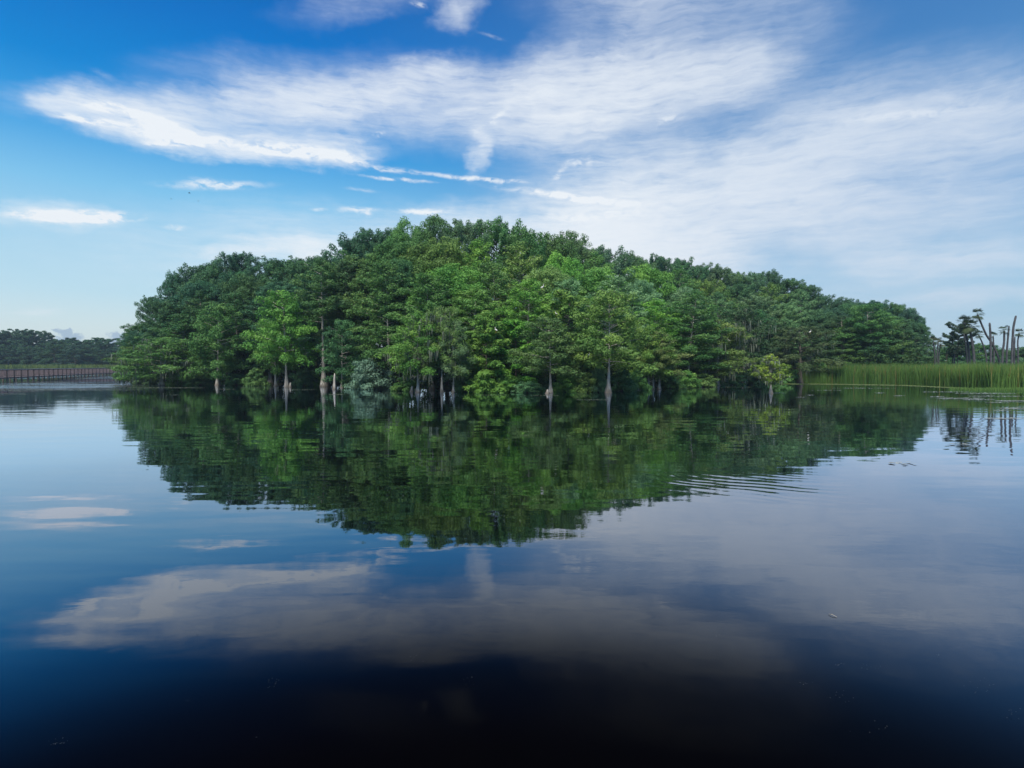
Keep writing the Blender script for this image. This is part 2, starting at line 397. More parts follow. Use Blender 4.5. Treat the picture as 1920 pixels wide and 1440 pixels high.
# wind-ruffled / weed-filmed water by the boardwalk and right bank
ruf = m3('ADD', m3('ADD', blob3(60, 722, 42, 18, 1.0), blob3(130, 705, 70, 45, 1.2)), blob3(1900, 752, 12, 12, .25))
ruf = m3('MULTIPLY', ruf, mr3(n3((.05, .16, 1), 1.4, 4), .38, .55, .25, 1))
h = m3('ADD', h, m3('MULTIPLY', m3('MULTIPLY', n3((.6, 1.4, 1), 3.5, 3), ruf), .03))
bp = N(nt3, 'ShaderNodeBump'); bp.inputs['Strength'].default_value = 1.0; bp.inputs['Distance'].default_value = 1.0
L3.new(h, bp.inputs['Height'])
gl = N(nt3, 'ShaderNodeBsdfGlossy'); gl.inputs['Roughness'].default_value = .012; gl.inputs['Color'].default_value = (.82, .885, 1.0, 1); L3.new(bp.outputs[0], gl.inputs['Normal'])
df = N(nt3, 'ShaderNodeBsdfDiffuse'); df.inputs['Color'].default_value = (.0012, .0008, .0007, 1)
lw = N(nt3, 'ShaderNodeLayerWeight'); lw.inputs['Blend'].default_value = .5   # Facing = 1 - cos
fc = N(nt3, 'ShaderNodeFloatCurve'); cv = fc.mapping.curves[0]
pts = [(0, .003), (.40, .003), (.48, .010), (.53, .028), (.59, .12), (.66, .28), (.72, .39), (.78, .50), (.85, .71), (.90, .91), (1, 1.0)]
while len(cv.points) < len(pts): cv.points.new(.5, .5)
for p, q in zip(cv.points, pts): p.location = q
fc.mapping.update(); L3.new(lw.outputs['Facing'], fc.inputs['Value'])
mx = N(nt3, 'ShaderNodeMixShader'); L3.new(fc.outputs[0], mx.inputs[0]); L3.new(df.outputs[0], mx.inputs[1]); L3.new(gl.outputs[0], mx.inputs[2])
L3.new(mx.outputs[0], o_.inputs[0])
wb = MB(); wb.add([(-900, -900, 0), (900, -900, 0), (900, 900, 0), (-900, 900, 0)], [(0, 1, 2, 3)])
tag(link_mesh('water', wb.mesh('water'), m), 'still black water mirroring the trees and clouds', None, None, 'structure')

# ------------------------------------------------------------------ trees
def clump_leaves(rng, clumps, L_, W_, dens):
    """clumps: list of (x,y,z, rxy, rz, tint, dirx, diry)"""
    Cs, Ns, Ts = [], [], []
    for (x, y, z, r, rz, t) in clumps:
        k = max(12, int(dens * r * r))
        d = rng.normal(size=(k, 3)); d /= np.linalg.norm(d, axis=1, keepdims=True)
        rad = rng.uniform(.25, 1, (k, 1)) ** .45 * rng.uniform(.8, 1.25, (k, 1))
        p = d * rad * np.array([r, r, rz]) + np.array([x, y, z])
        p[:, 2] -= .18 * rz * (rad[:, 0] ** 2)
        nrm = d * np.array([.95, .95, .9]) + rng.normal(size=(k, 3)) * .34 + np.array([0, 0, .38])
        nrm /= np.linalg.norm(nrm, axis=1, keepdims=True)
        Cs.append(p); Ns.append(nrm); Ts.append(np.full(k, t) * rng.uniform(.88, 1.12, k))
    C = np.concatenate(Cs); Nn = np.concatenate(Ns); T = np.concatenate(Ts)
    return leaf_quads(rng, C, Nn, L_, W_), T

def make_tree(kind, seed):
    """returns dict(trunk mesh, crown mesh, moss mesh or None, H, R): nominal sizes in metres"""
    rng = np.random.default_rng(seed); rnd = random.Random(seed)
    tb = MB(); clumps = []; moss = []
    if kind == 'cypress_tall': H, R, z0, nl, r0, fl = 14, 3.3, .16, 74, .11, .12
    elif kind == 'cypress_low': H, R, z0, nl, r0, fl = 7, 3.2, .13, 44, .08, .12
    elif kind == 'cypress_lone': H, R, z0, nl, r0, fl = 3.2, 1.5, .30, 40, .06, .12
    elif kind == 'broadleaf': H, R, z0, nl, r0, fl = 14, 4.0, .30, 66, .16, .05
    elif kind == 'cypress_open': H, R, z0, nl, r0, fl = 7, 3.2, .25, 42, .085, .125
    elif kind == 'cypress_bare': H, R, z0, nl, r0, fl = 14, 3.0, .50, 42, .15, .17
    elif kind == 'billow': H, R, z0, nl, r0, fl = 13, 4.0, .22, 17, .16, .05
    elif kind == 'maple': H, R, z0, nl, r0, fl = 8, 3.0, .06, 30, .12, .05
    elif kind == 'oak': H, R, z0, nl, r0, fl = 9, 4.5, .22, 26, .26, .12
    elif kind == 'pine': H, R, z0, nl, r0, fl = 15, 5.0, .42, 26, .18, .05
    elif kind == 'shrub': H, R, z0, nl, r0, fl = 2.6, 1.9, .0, 22, .05, .0
    lean = rnd.uniform(-.035, .035), rnd.uniform(-.03, .03)
    if kind == 'cypress_bare': lean = (lean[0] * 1.8, lean[1] * 1.8)
    wob = [rnd.uniform(-1, 1) for _ in range(4)]
    def tr(z):
        t = z / H
        return np.array([lean[0] * z + .10 * wob[0] * math.sin(3.1 * t + wob[1]) * H * .1, lean[1] * z + .1 * wob[2] * math.sin(2.6 * t + wob[3]) * H * .1, z])
    def rtr(z): return r0 * max(.08, (1 - .9 * z / H)) + fl * math.exp(-max(z, 0) / (.055 * H + .12))
    if kind == 'shrub':
        for k in range(6):
            a = rnd.uniform(0, 6.28); l = rnd.uniform(.4, .9)
            tb.tube([(0, 0, -.4), (math.cos(a) * R * .3 * l, math.sin(a) * R * .3 * l, H * .4 * l), (math.cos(a) * R * .7 * l, math.sin(a) * R * .7 * l, H * .75 * l)], [.05, .035, .012], 5)
    else:
        zs = np.concatenate([[-1.2, 0], np.linspace(.15, H * .12, 4), np.linspace(H * .18, H * .95, 9)])
        tb.tube([tr(z) for z in zs], [rtr(z) for z in zs], 14, flute=[.16 if z < H * .06 else .05 for z in zs], ph=rnd.uniform(0, 6))
    for i in range(nl):
        t = (i + rnd.uniform(0, .9)) / nl                 # 0 low .. 1 top
        z = H * (z0 + (1 - z0) * (t ** .9) * .95)
        if kind in ('cypress_tall', 'cypress_low', 'cypress_lone', 'cypress_bare', 'cypress_open'):
            prof = (1 - t) ** .55 * (.62 + .38 * min(1, t * 5)) + .10
            ln = R * prof * rnd.uniform(.6, 1.1); up = rnd.uniform(-.08, .38) + .45 * t; droop = .25 * (1 - t)
            cl, fz, step = .46 if kind != 'cypress_lone' else .27, .72, .42
        elif kind == 'broadleaf':
            prof = math.sqrt(max(.03, 1 - (2 * abs(t - .45)) ** 2.2)) * .95 + .08
            ln = R * prof * rnd.uniform(.65, 1.1); up = .2 + .5 * t; droop = .0
            cl, fz, step = .50, .8, .47
        elif kind == 'billow':
            prof = math.sqrt(max(.05, 1 - (1.9 * abs(t - .42)) ** 2.4)) * .72
            ln = R * prof * rnd.uniform(.8, 1.1); up = .15 + .55 * t; droop = .05
            cl, fz, step = .5, .8, 9
        elif kind == 'maple':
            prof = math.sqrt(max(.03, 1 - t ** 2.2)) * .95 + .08
            ln = R * prof * rnd.uniform(.7, 1.08); up = .05 + .5 * t; droop = .25 * (1 - t)
            cl, fz, step = .52, .6, .45
        elif kind == 'oak':
            prof = math.sqrt(max(.03, 1 - t ** 2.5)) + .05
            ln = R * prof * rnd.uniform(.7, 1.05); up = .15 + .45 * t; droop = .35 * (1 - t)
            cl, fz, step = .62, .65, .6
        elif kind == 'pine':
            prof = math.sqrt(max(.03, 1 - t ** 2.4)) * .9 + .15
            ln = R * prof * rnd.uniform(.45, 1.1); up = .25 + .3 * t; droop = -.05
            cl, fz, step = .8, .5, .75
        else:
            prof = math.sqrt(max(.05, 1 - t ** 2))
            ln = R * prof * rnd.uniform(.6, 1.05); up = .0 + .3 * t; droop = .15
            cl, fz, step = .48, .62, .45
        a = i * 2.39996 + rnd.uniform(-.4, .4)
        base = tr(z) if kind != 'shrub' else np.array([0, 0, z * .8])
        def lp(s):
            return base + np.array([math.cos(a) * ln * s, math.sin(a) * ln * s, ln * (up * s - droop * s * s)])
        if kind != 'shrub':
            rb = max(.01, min(.4 * r0, .018 * ln + .008))
            tb.tube([lp(s) for s in (0, .3, .6, .9)], [rb, rb * .75, rb * .5, rb * .22], 5)
        tint = rnd.uniform(.8, 1.22)
        if kind == 'billow':             # a rounded lobe of small sprays at each limb's end
            lc = lp(.92); lr = R * rnd.uniform(.30, .44)
            for q in range(34):
                d = np.array([rnd.gauss(0, 1), rnd.gauss(0, 1), rnd.gauss(0, 1) + .35]); d /= np.linalg.norm(d)
                c = lc + d * lr * np.array([1, 1, .85]) * rnd.uniform(.72, 1.05)
                r = cl * rnd.uniform(.6, 1.1)
                clumps.append((c[0], c[1], c[2], r, r * fz, tint * rnd.uniform(.9, 1.1)))
            continue
        m_ = max(1, int(ln / step + .5))
        for j in range(m_):
            s = .30 + .70 * (j + rnd.uniform(.2, .8)) / m_
            c = lp(s); side = rnd.uniform(-.55, .55) * cl * (.5 + s)
            c = c + np.array([-math.sin(a) * side, math.cos(a) * side, rnd.uniform(-.12, .18)])
            r = cl * rnd.uniform(.62, 1.15) * (.8 + .35 * (1 - t))
            if kind == 'shrub' and c[2] < r * .4: c[2] = r * rnd.uniform(.3, .5)
            clumps.append((c[0], c[1], c[2], r, r * fz, tint * rnd.uniform(.88, 1.12)))
            if rnd.random() < .45:
                moss.append((c[0], c[1], c[2] - r * fz * .5))
    # leader and ragged top sprigs
    if kind not in ('shrub',):
        k = {'cypress_open': 4, 'cypress_bare': 5, 'cypress_tall': 5, 'cypress_low': 4, 'cypress_lone': 3, 'broadleaf': 34, 'billow': 26, 'maple': 5, 'oak': 7, 'pine': 8}[kind]
        for i in range(k):
            a = rnd.uniform(0, 6.28); rr = R * (.10 if 'cypress' in kind else .55 if kind == 'billow' else .6) * rnd.uniform(.1, 1)
            q = tr(H); rs = {'cypress_lone': .22, 'broadleaf': .34, 'billow': .34, 'pine': .7}.get(kind, .42) * rnd.uniform(.6, 1.2)
            zt = H - (.0 if 'cypress' in kind else H * .10 * (rr / (R * .6)) ** 2) - rnd.uniform(0, .11) * H
            clumps.append((q[0] + math.cos(a) * rr, q[1] + math.sin(a) * rr, zt, rs, rs * .85, rnd.uniform(.75, 1.2)))
    size = {'cypress_open': (.088, .036, 500), 'cypress_bare': (.10, .04, 400), 'cypress_tall': (.10, .04, 400), 'cypress_low': (.088, .036, 500), 'cypress_lone': (.065, .028, 900), 'broadleaf': (.09, .048, 540), 'billow': (.095, .046, 360),
            'maple': (.12, .07, 380), 'oak': (.12, .06, 330), 'pine': (.20, .09, 190), 'shrub': (.10, .05, 520)}[kind]
    V, T = clump_leaves(rng, clumps, *size)
    cz = V[:, 0, 2]; Hm = float(np.percentile(cz, 99.85)); Rm = float(np.percentile(np.hypot(V[:, 0, 0], V[:, 0, 1]), 97))
    crown = quads_mesh(kind + '_crown', V, T)
    crown.materials.append(M_leaf)
    bark = M_bark if 'cypress' in kind else M_bark_dark
    trunk = tb.mesh(kind + '_trunk', smooth=True); trunk.materials.append(bark)
    mv = []; mt = []
    for (x, y, z) in moss:
        for _ in range(7):
            xx, yy = x + rnd.uniform(-.3, .3), y + rnd.uniform(-.3, .3); ll = rnd.uniform(.3, 1.1) * (1 if kind != 'cypress_lone' else .45); wv = rnd.uniform(.02, .05)
            a = rnd.uniform(0, 6.28); dx, dy = math.cos(a) * wv, math.sin(a) * wv; sx_ = rnd.uniform(-.08, .08)
            mv.append([(xx - dx, yy - dy, z), (xx + dx, yy + dy, z), (xx + dx * .6 + sx_, yy + dy * .6, z - ll * .6), (xx - dx * .6 + sx_, yy - dy * .6, z - ll * .6)])
            mv.append([(xx - dx * .6 + sx_, yy - dy * .6, z - ll * .6), (xx + dx * .6 + sx_, yy + dy * .6, z - ll * .6), (xx + sx_ + .01, yy, z - ll), (xx + sx_ - .01, yy, z - ll)])
            mt += [rnd.uniform(.7, 1.2)] * 2
    mo = quads_mesh(kind + '_moss', np.array(mv), np.array(mt)); mo.materials.append(M_moss)
    return dict(trunk=trunk, crown=crown, moss=mo, H=Hm, R=Rm)

NVAR = dict(cypress_open=4, cypress_bare=3, cypress_tall=4, cypress_low=4, cypress_lone=1, broadleaf=4, billow=4, maple=3, oak=2, pine=3, shrub=3)
LIB = {k: [make_tree(k, 100 + 17 * i + 3 * len(k)) for i in range(nv)] for k, nv in NVAR.items()}

G_BRIGHT = (.175, .36, .075); G_MID = (.13, .275, .075); G_DEEP = (.09, .21, .08); G_TEAL = (.07, .18, .10)
G_LIME = (.155, .325, .06); G_GREY = (.17, .33, .215); G_OLIVE = (.19, .31, .085); G_SAGE = (.18, .325, .145)
vr = random.Random(5)
TREES = []
def tree(kind, name, X, Y, H, R, color, label, cat='tree', group=None, moss=False, var=None, zb=0.0, bark=None):
    v = LIB[kind][vr.randrange(NVAR[kind]) if var is None else var % NVAR[kind]]
    t = empty(name, (X, Y, zb), vr.uniform(0, 6.283), (R / v['R'], R / v['R'], H / v['H']))
    tag(t, label, cat, group)
    tk = link_mesh('stems' if kind == 'shrub' else 'trunk', v['trunk'], None, t)
    cr_ = link_mesh('foliage' if kind == 'shrub' else 'crown', v['crown'], None, t)
    j = [vr.uniform(.90, 1.10) for _ in range(3)]
    cr_.color = (color[0] * j[0], color[1] * j[1], color[2] * j[2], 1)
    if moss: tag(link_mesh('hanging_moss', v['moss'], None, t), kind='stuff')
    TREES.append(t); return t
def tree_px(kind, name, px, pyb, pyt, hw, color, label, D=None, **kw):
    """tree whose foot stands where (px,pyb) meets the water and whose top reaches pyt"""
    if D is None: X, Y, _ = on_water(px, pyb)
    else: X, Y, _ = at(px, 690, D)
    H = at(px, pyt, Y)[2]; R = hw / FPX * Y
    return tree(kind, name, X, Y, H, R, color, label, **kw)

# --- trees standing at the water's edge, read off one by one
tree_px('cypress_low', 'bald_cypress', 304, 723, 632, 80, G_MID, 'spreading low cypress at the far left tip, its boughs reaching over the water', moss=True, var=0)
tree_px('cypress_low', 'bald_cypress', 250, 719, 650, 42, G_MID, 'small leaning cypress at the outermost left tip nearest the boardwalk', var=1)
tree_px('cypress_tall', 'bald_cypress', 345, 720, 590, 62, G_DEEP, 'dark cypress behind the spreading cypress at the left tip', var=1)
tree_px('cypress_low', 'bald_cypress', 408, 723, 570, 58, G_MID, 'conical cypress standing between left tip and bright layered cypress', var=2)
tree_px('cypress_open', 'bald_cypress', 517, 724, 600, 44, G_BRIGHT, 'thin-trunked cypress just left of the bright cypress with white trunk', var=3)
tree_px('cypress_open', 'bald_cypress', 537, 726, 545, 66, G_BRIGHT, 'bright green layered cypress with slim whitish trunk on the left shore', var=1)
tree_px('cypress_bare', 'bald_cypress', 607, 725, 486, 58, G_MID, 'tall cypress with a long bare pale trunk curving up from the water', var=0)
tree_px('cypress_low', 'bald_cypress', 642, 727, 600, 48, G_DEEP, 'drooping dark cypress between the bare pale trunk and the grey willow bush', var=2)
tree_px('cypress_bare', 'bald_cypress', 703, 724, 505, 60, G_MID, 'left one of two tall flat-topped cypresses above the grey willow bush', var=2)
tree_px('cypress_bare', 'bald_cypress', 727, 724, 492, 58, G_MID, 'right one of two tall flat-topped cypresses above the grey willow bush', var=3)
tree_px('cypress_open', 'bald_cypress', 784, 736, 585, 64, G_BRIGHT, 'mossy cypress with the widest swollen trunk foot in the water', moss=True, var=0)
tree_px('cypress_open', 'bald_cypress', 828, 736, 575, 50, G_OLIVE, 'cypress with flared trunk just right of the widest mossy trunk', moss=True, var=3)
tree_px('cypress_open', 'bald_cypress', 850, 736, 600, 40, G_SAGE, 'pale sage cypress, rightmost of the flared trunks left of centre', var=2)
tree_px('maple', 'broadleaf_tree', 912, 734, 590, 62, G_LIME, 'vivid lime green layered tree reaching down to the water at the centre', var=0)
tree_px('maple', 'broadleaf_tree', 968, 733, 600, 55, G_LIME, 'lime green bushy tree right beside the central vivid lime tree', var=1)
tree_px('cypress_open', 'bald_cypress', 1032, 737, 595, 70, G_MID, 'dark dense cypress with a short pale trunk foot at the centre shore', var=1)
tree_px('maple', 'broadleaf_tree', 1062, 730, 545, 75, G_BRIGHT, 'rounded bright green tree behind the short pale trunk foot', var=2, D=52)
tree_px('cypress_open', 'bald_cypress', 1140, 737, 545, 80, G_BRIGHT, 'layered cypress with a slim pale flared trunk right of centre', var=3)
tree_px('cypress_open', 'bald_cypress', 1216, 730, 612, 52, G_BRIGHT, 'left trunk of the three close cypresses with feathery crowns', var=0)
tree_px('cypress_open', 'bald_cypress', 1225, 730, 628, 36, G_MID, 'middle trunk of the three close cypresses with feathery crowns', var=2)
tree_px('cypress_open', 'bald_cypress', 1236, 730, 622, 50, G_OLIVE, 'right trunk of the three close cypresses with feathery crowns', var=1)
tree_px('cypress_tall', 'bald_cypress', 1290, 724, 545, 68, G_MID, 'tall grey-green cypress right of the three close cypresses', var=1)
tree_px('cypress_low', 'bald_cypress', 1345, 723, 600, 62, G_OLIVE, 'olive cypress with drooping boughs low over the shaded shore', moss=True, var=3)
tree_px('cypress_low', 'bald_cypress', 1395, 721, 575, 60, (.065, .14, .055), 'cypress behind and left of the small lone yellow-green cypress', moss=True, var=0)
tree_px('cypress_lone', 'bald_cypress', 1445, 738, 664, 34, (.24, .42, .07), 'small lone yellow-green cypress standing out in the open water', moss=True, var=0)
tree_px('oak', 'oak_tree', 1500, 719, 612, 70, (.10, .16, .065), 'broad mossy oak overhanging the left end of the cattails', moss=True, var=0)
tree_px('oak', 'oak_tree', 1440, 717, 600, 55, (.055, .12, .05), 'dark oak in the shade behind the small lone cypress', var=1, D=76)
tree_px('cypress_bare', 'bald_cypress', 1578, 716, 590, 50, G_DEEP, 'slender dark cypress behind the left part of the cattails', var=2, D=82)
tree_px('cypress_bare', 'bald_cypress', 1622, 716, 570, 52, G_MID, 'green cypress with a pale slanting trunk behind the cattails', var=0, D=80)
tree_px('cypress_low', 'bald_cypress', 1660, 716, 610, 48, G_MID, 'lighter green cypress at the right end of the island behind cattails', var=1, D=80)
tree_px('cypress_tall', 'bald_cypress', 1700, 716, 600, 44, G_DEEP, 'dark cypress near the right end of the island', var=3, D=90)

# --- the canopy rising behind them: rows from shore to the summit
ORD = ['first','second','third','fourth','fifth','sixth','seventh','eighth','ninth','tenth','eleventh','twelfth','thirteenth','fourteenth','fifteenth',
       'sixteenth','seventeenth','eighteenth','nineteenth','twentieth','twenty-first','twenty-second','twenty-third','twenty-fourth','twenty-fifth',
       'twenty-sixth','twenty-seventh','twenty-eighth','twenty-ninth','thirtieth','thirty-first','thirty-second','thirty-third','thirty-fourth','thirty-fifth',
       'thirty-sixth','thirty-seventh','thirty-eighth','thirty-ninth','fortieth']
FRONT_Y = [(225,690),(300,620),(400,575),(520,545),(600,520),(700,510),(800,560),(900,575),(1000,545),(1130,525),(1240,590),(1300,560),(1400,585),(1500,620),(1600,610),(1700,620),(1750,665)]
def zone_color(px, rnd, top):
    if px < 500: base = [G_TEAL, G_DEEP, G_DEEP]  # teal leaf colour here partly stands in for haze and vignetting
    elif px < 760: base = [G_DEEP, G_MID, G_TEAL]
    elif px < 1230: base = [G_BRIGHT, G_MID, G_SAGE, G_BRIGHT, G_OLIVE]
    elif px < 1500: base = [G_MID, G_DEEP, G_SAGE, G_OLIVE]
    else: base = [G_DEEP, G_MID, G_TEAL]
    c = rnd.choice(base)
    if 820 < px < 1260 and not top: c = tuple(q * 1.25 for q in c)
    if top: c = tuple(.5 * a + .5 * b for a, b in zip(c, G_TEAL))
    return c
rr_ = random.Random(21)
rows = [(.22, 4.6, 'first', 'cypress_tall'), (.48, 5.0, 'second', 'mix'), (.75, 5.2, 'third', 'mix'), (1.0, 3.7, 'skyline', 'broadleaf')]
canopy = 0
for (t, sp, rname, kd) in rows:
    px = 262 if t < 1 else 246; k = 0
    while px < 1748:
        Ds = shore_D(min(px, 1500)) + 2.5; Dk = interp(SKY_D, px)
        Y = Ds + (Dk - Ds) * t + rr_.uniform(-1, 1)
        yt = interp(FRONT_Y, px) * (1 - t) + interp(SKY_Y, px) * t
        yt += rr_.uniform(-4, 5) if t == 1 else rr_.uniform(-12, 14)
        X, _, H = at(px, yt, Y)
        edge = min(1.0, .42 + (px - 228) / 300.0, .5 + (1752 - px) / 220.0)
        R = (sp if t < 1 else 4.9) * .78 * rr_.uniform(.82, 1.12) * edge
        kind = kd if kd != 'mix' else rr_.choice(['cypress_tall', 'broadleaf', 'billow', 'billow'] if px < 700 else ['billow', 'billow', 'billow', 'cypress_tall'] if px < 1250 else ['billow', 'cypress_tall', 'broadleaf'])
        if t == 1 and rr_.random() < .6: kind = 'billow'
        if H < 7 and kind == 'cypress_tall': kind = 'cypress_low'
        cword = {'broadleaf': 'knobbly leafy tree', 'billow': 'rounded billowing tree', 'cypress_tall': 'feathery cypress', 'cypress_low': 'low feathery cypress'}[kind]
        c = zone_color(px, rr_, t == 1)
        shade = 'dark' if c[1] < .235 else ('fresh green' if c[1] > .32 else 'mid green')
        if t == 1: lab = f'{shade} {cword}, {ORD[k]} from the left along the top skyline'
        else: lab = f'{shade} {cword}, {ORD[k]} from the left in the {rname} row behind the shore'
        tree(kind, 'broadleaf_tree' if kind in ('broadleaf', 'billow') else 'bald_cypress', X, Y, H, R, c, lab,
             group='trees on the skyline of the island' if t == 1 else f'trees in the {rname} row behind the shore', zb=.1)
        k += 1; canopy += 1
        px += sp * FPX / Y * rr_.uniform(.75, 1.1) * (.75 + .25 * edge)
print('canopy trees', canopy)

# --- shrubs along the shore
tree_px('shrub', 'willow_bush', 690, 729, 672, 42, G_GREY, 'silvery blue-green willow bush hanging into the water left of centre', cat='bush', var=0)
tree_px('shrub', 'willow_bush', 722, 728, 690, 28, G_GREY, 'small grey willow bush on the right flank of the big silvery one', cat='bush', var=1)
sh = [(275,720,703,24,G_DEEP),(335,722,700,28,G_MID),(375,722,698,26,G_DEEP),(445,722,700,30,G_DEEP),(480,723,690,24,G_MID),(570,724,690,26,G_DEEP),
      (585,723,700,24,G_BRIGHT),(660,727,700,24,G_DEEP),(760,733,706,26,G_MID),(812,728,708,20,G_DEEP),(872,734,696,24,G_MID),(905,736,700,30,G_LIME),(950,735,708,34,G_BRIGHT),
      (990,736,715,34,G_SAGE),(1012,733,690,26,G_DEEP),(1062,735,700,30,G_BRIGHT),(1095,735,698,30,G_OLIVE),(1120,735,690,26,G_SAGE),(1165,733,694,30,G_DEEP),(1192,731,692,24,G_MID),
      (1258,728,700,26,G_MID),(1285,727,694,30,G_BRIGHT),(1320,725,700,28,G_MID),(1368,722,696,28,G_DEEP),(1415,720,690,30,G_DEEP),(1465,719,684,30,G_MID),(1500,718,680,30,G_DEEP),(1535,717,676,26,G_MID)]
place = ['at the left tip','under the left tip cypresses','below the dark left trees','near the conical cypress','beside the bright layered cypress','left of the bare pale trunk',
         'under the tall bare trunk','beside the drooping dark cypress','left of the widest mossy trunk','between the flared trunks','right of the sage cypress','under the vivid lime tree','at the centre waterline',
         'left of the short trunk foot','behind the short trunk foot','right of the short trunk foot','between centre and slim flared trunk','left of the slim flared trunk','right of the slim flared trunk','left of the three close trunks',
         'right of the three close trunks','below the tall grey-green cypress','left of the olive cypress','right of the olive cypress','left of the small lone cypress','right of the small lone cypress','below the mossy oak','against the cattails']
for (px, yb, yt, hw, c), pl in zip(sh, place):
    sw = 'dark' if c[1] < .235 else ('bright' if c[1] > .32 else 'green')
    tree_px('shrub', 'shore_shrub', px, yb, yt, hw, c, f'{sw} leafy shrub on the waterline {pl}', cat='shrub', group='shrubs along the waterline')

# --- deep undergrowth filling the island floor (nobody could count it)
rng = np.random.default_rng(3)
C = []
for _ in range(900):
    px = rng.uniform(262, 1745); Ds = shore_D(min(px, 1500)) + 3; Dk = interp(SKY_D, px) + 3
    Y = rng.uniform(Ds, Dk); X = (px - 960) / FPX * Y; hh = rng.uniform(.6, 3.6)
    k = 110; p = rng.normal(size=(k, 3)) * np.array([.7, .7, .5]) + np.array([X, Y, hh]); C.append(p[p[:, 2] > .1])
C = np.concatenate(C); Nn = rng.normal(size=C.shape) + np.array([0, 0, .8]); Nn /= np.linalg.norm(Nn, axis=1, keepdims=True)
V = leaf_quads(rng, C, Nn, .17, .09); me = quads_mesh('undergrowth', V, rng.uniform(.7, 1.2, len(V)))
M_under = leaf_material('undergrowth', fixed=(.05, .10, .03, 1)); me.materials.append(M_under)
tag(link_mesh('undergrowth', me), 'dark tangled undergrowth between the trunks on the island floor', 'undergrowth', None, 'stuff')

# ------------------------------------------------------------------ cattails and duckweed on the right
rng = np.random.default_rng(11)
def blades(n, fx, h0, h1, wd, bend=.25):
    X, Y, T = fx(n)
    hgt = rng.uniform(h0, h1, n); a = rng.uniform(0, 6.283, n); wv = rng.uniform(.6, 1.3, n) * wd
    dx, dy = np.cos(a) * wv, np.sin(a) * wv; la = rng.uniform(0, 6.283, n); lb = rng.uniform(0, bend, n) * hgt * .35
    z0 = np.full(n, -.05)
    b0 = np.stack([X - dx, Y - dy, z0], 1); b1 = np.stack([X + dx, Y + dy, z0], 1)
    mx_, my_ = X + np.cos(la) * lb * .3, Y + np.sin(la) * lb * .3
    c0 = np.stack([mx_ - dx * .9, my_ - dy * .9, hgt * .6], 1); c1 = np.stack([mx_ + dx * .9, my_ + dy * .9, hgt * .6], 1)
    tx, ty = X + np.cos(la) * lb, Y + np.sin(la) * lb
    e0 = np.stack([tx - dx * .15, ty - dy * .15, hgt], 1); e1 = np.stack([tx + dx * .15, ty + dy * .15, hgt], 1)
    V = np.concatenate([np.stack([b0, b1, c1, c0], 1), np.stack([c0, c1, e1, e0], 1)])
    return V, np.concatenate([T, T * 1.08])
CAT_PY = [(1470,719),(1560,719.5),(1700,722),(1800,727),(1860,730.5),(1960,731),(2300,733)]
def fx(n):
    px = rng.uniform(1478, 2250, n); q = rng.uniform(0, 1, n) ** 1.6
    Yf = np.interp(px, [p[0] for p in CAT_PY], [on_water(p[0], p[1])[1] for p in CAT_PY])
    dep = np.where(px < 1560, 6 + (px - 1478) * .08, 13)
    cl = np.sin(px * .11) + np.sin(px * .043 + 1)       # uneven edge
    Y = Yf + .5 + q * dep + .25 * cl + np.clip(rng.normal(0, .22, n), -.35, .5); X = (px - 960) / FPX * Y
    T = 1.0 + .05 * np.sin(px * .05) + .08 * np.sin(px * .017 + 2) + rng.uniform(-.22, .22, n)
    T = np.where(rng.random(n) < .05, T * 1.3, T)
    return X, Y, T
V, T = blades(70000, fx, 1.1, 2.55, .017, .7)
sc_h = .80 + .2 * np.clip((V[:, 0, 0] / V[:, 0, 1] * FPX + 960 - 1478) / 110, 0, 1)
V[:, :, 2] *= sc_h[:, None]
V[:, :, 2] *= (1 + .05 * np.sin(V[:, 0, 0] * 1.7) + .04 * np.sin(V[:, 0, 0] * .61 + V[:, 0, 1]))[:, None]
me = quads_mesh('cattails', V, T); me.materials.append(M_reed)
tag(link_mesh('cattails', me), 'dense stand of tall green cattails along the right bank', 'cattails', None, 'stuff')
# seeded straw-coloured tips
def fx2(n):
    X, Y, T = fx(n); return X, Y, rng.uniform(.8, 1.2, n)
V, T = blades(2600, fx2, 2.1, 2.6, .02)
M_straw = leaf_material('straw', fixed=(.30, .25, .09, 1)); V[:, :, 2] *= .97
me = quads_mesh('seed_stalks', V, T); me.materials.append(M_straw)
tag(link_mesh('seed_stalks', me), 'straw-coloured seed stalks scattered through the cattail stand', 'seed stalks', None, 'stuff')

# low green apron of grass in front at the far right
def fx3(n):
    px = np.maximum(rng.uniform(1780, 2250, n), rng.uniform(1700, 1950, n)); Yf = np.interp(px, [1790, 1830, 1900, 2300], [51.5, 49.5, 49.5, 50]); Y = Yf + rng.uniform(0, 3, n)
    return (px - 960) / FPX * Y, Y, rng.uniform(.9, 1.3, n)
V, T = blades(7000, fx3, .1, .3, .014, .8)
me = quads_mesh('water_grass', V, T); me.materials.append(M_reed)
tag(link_mesh('water_grass', me), 'low bright grass fringe in front of the cattails', 'grass', None, 'stuff')

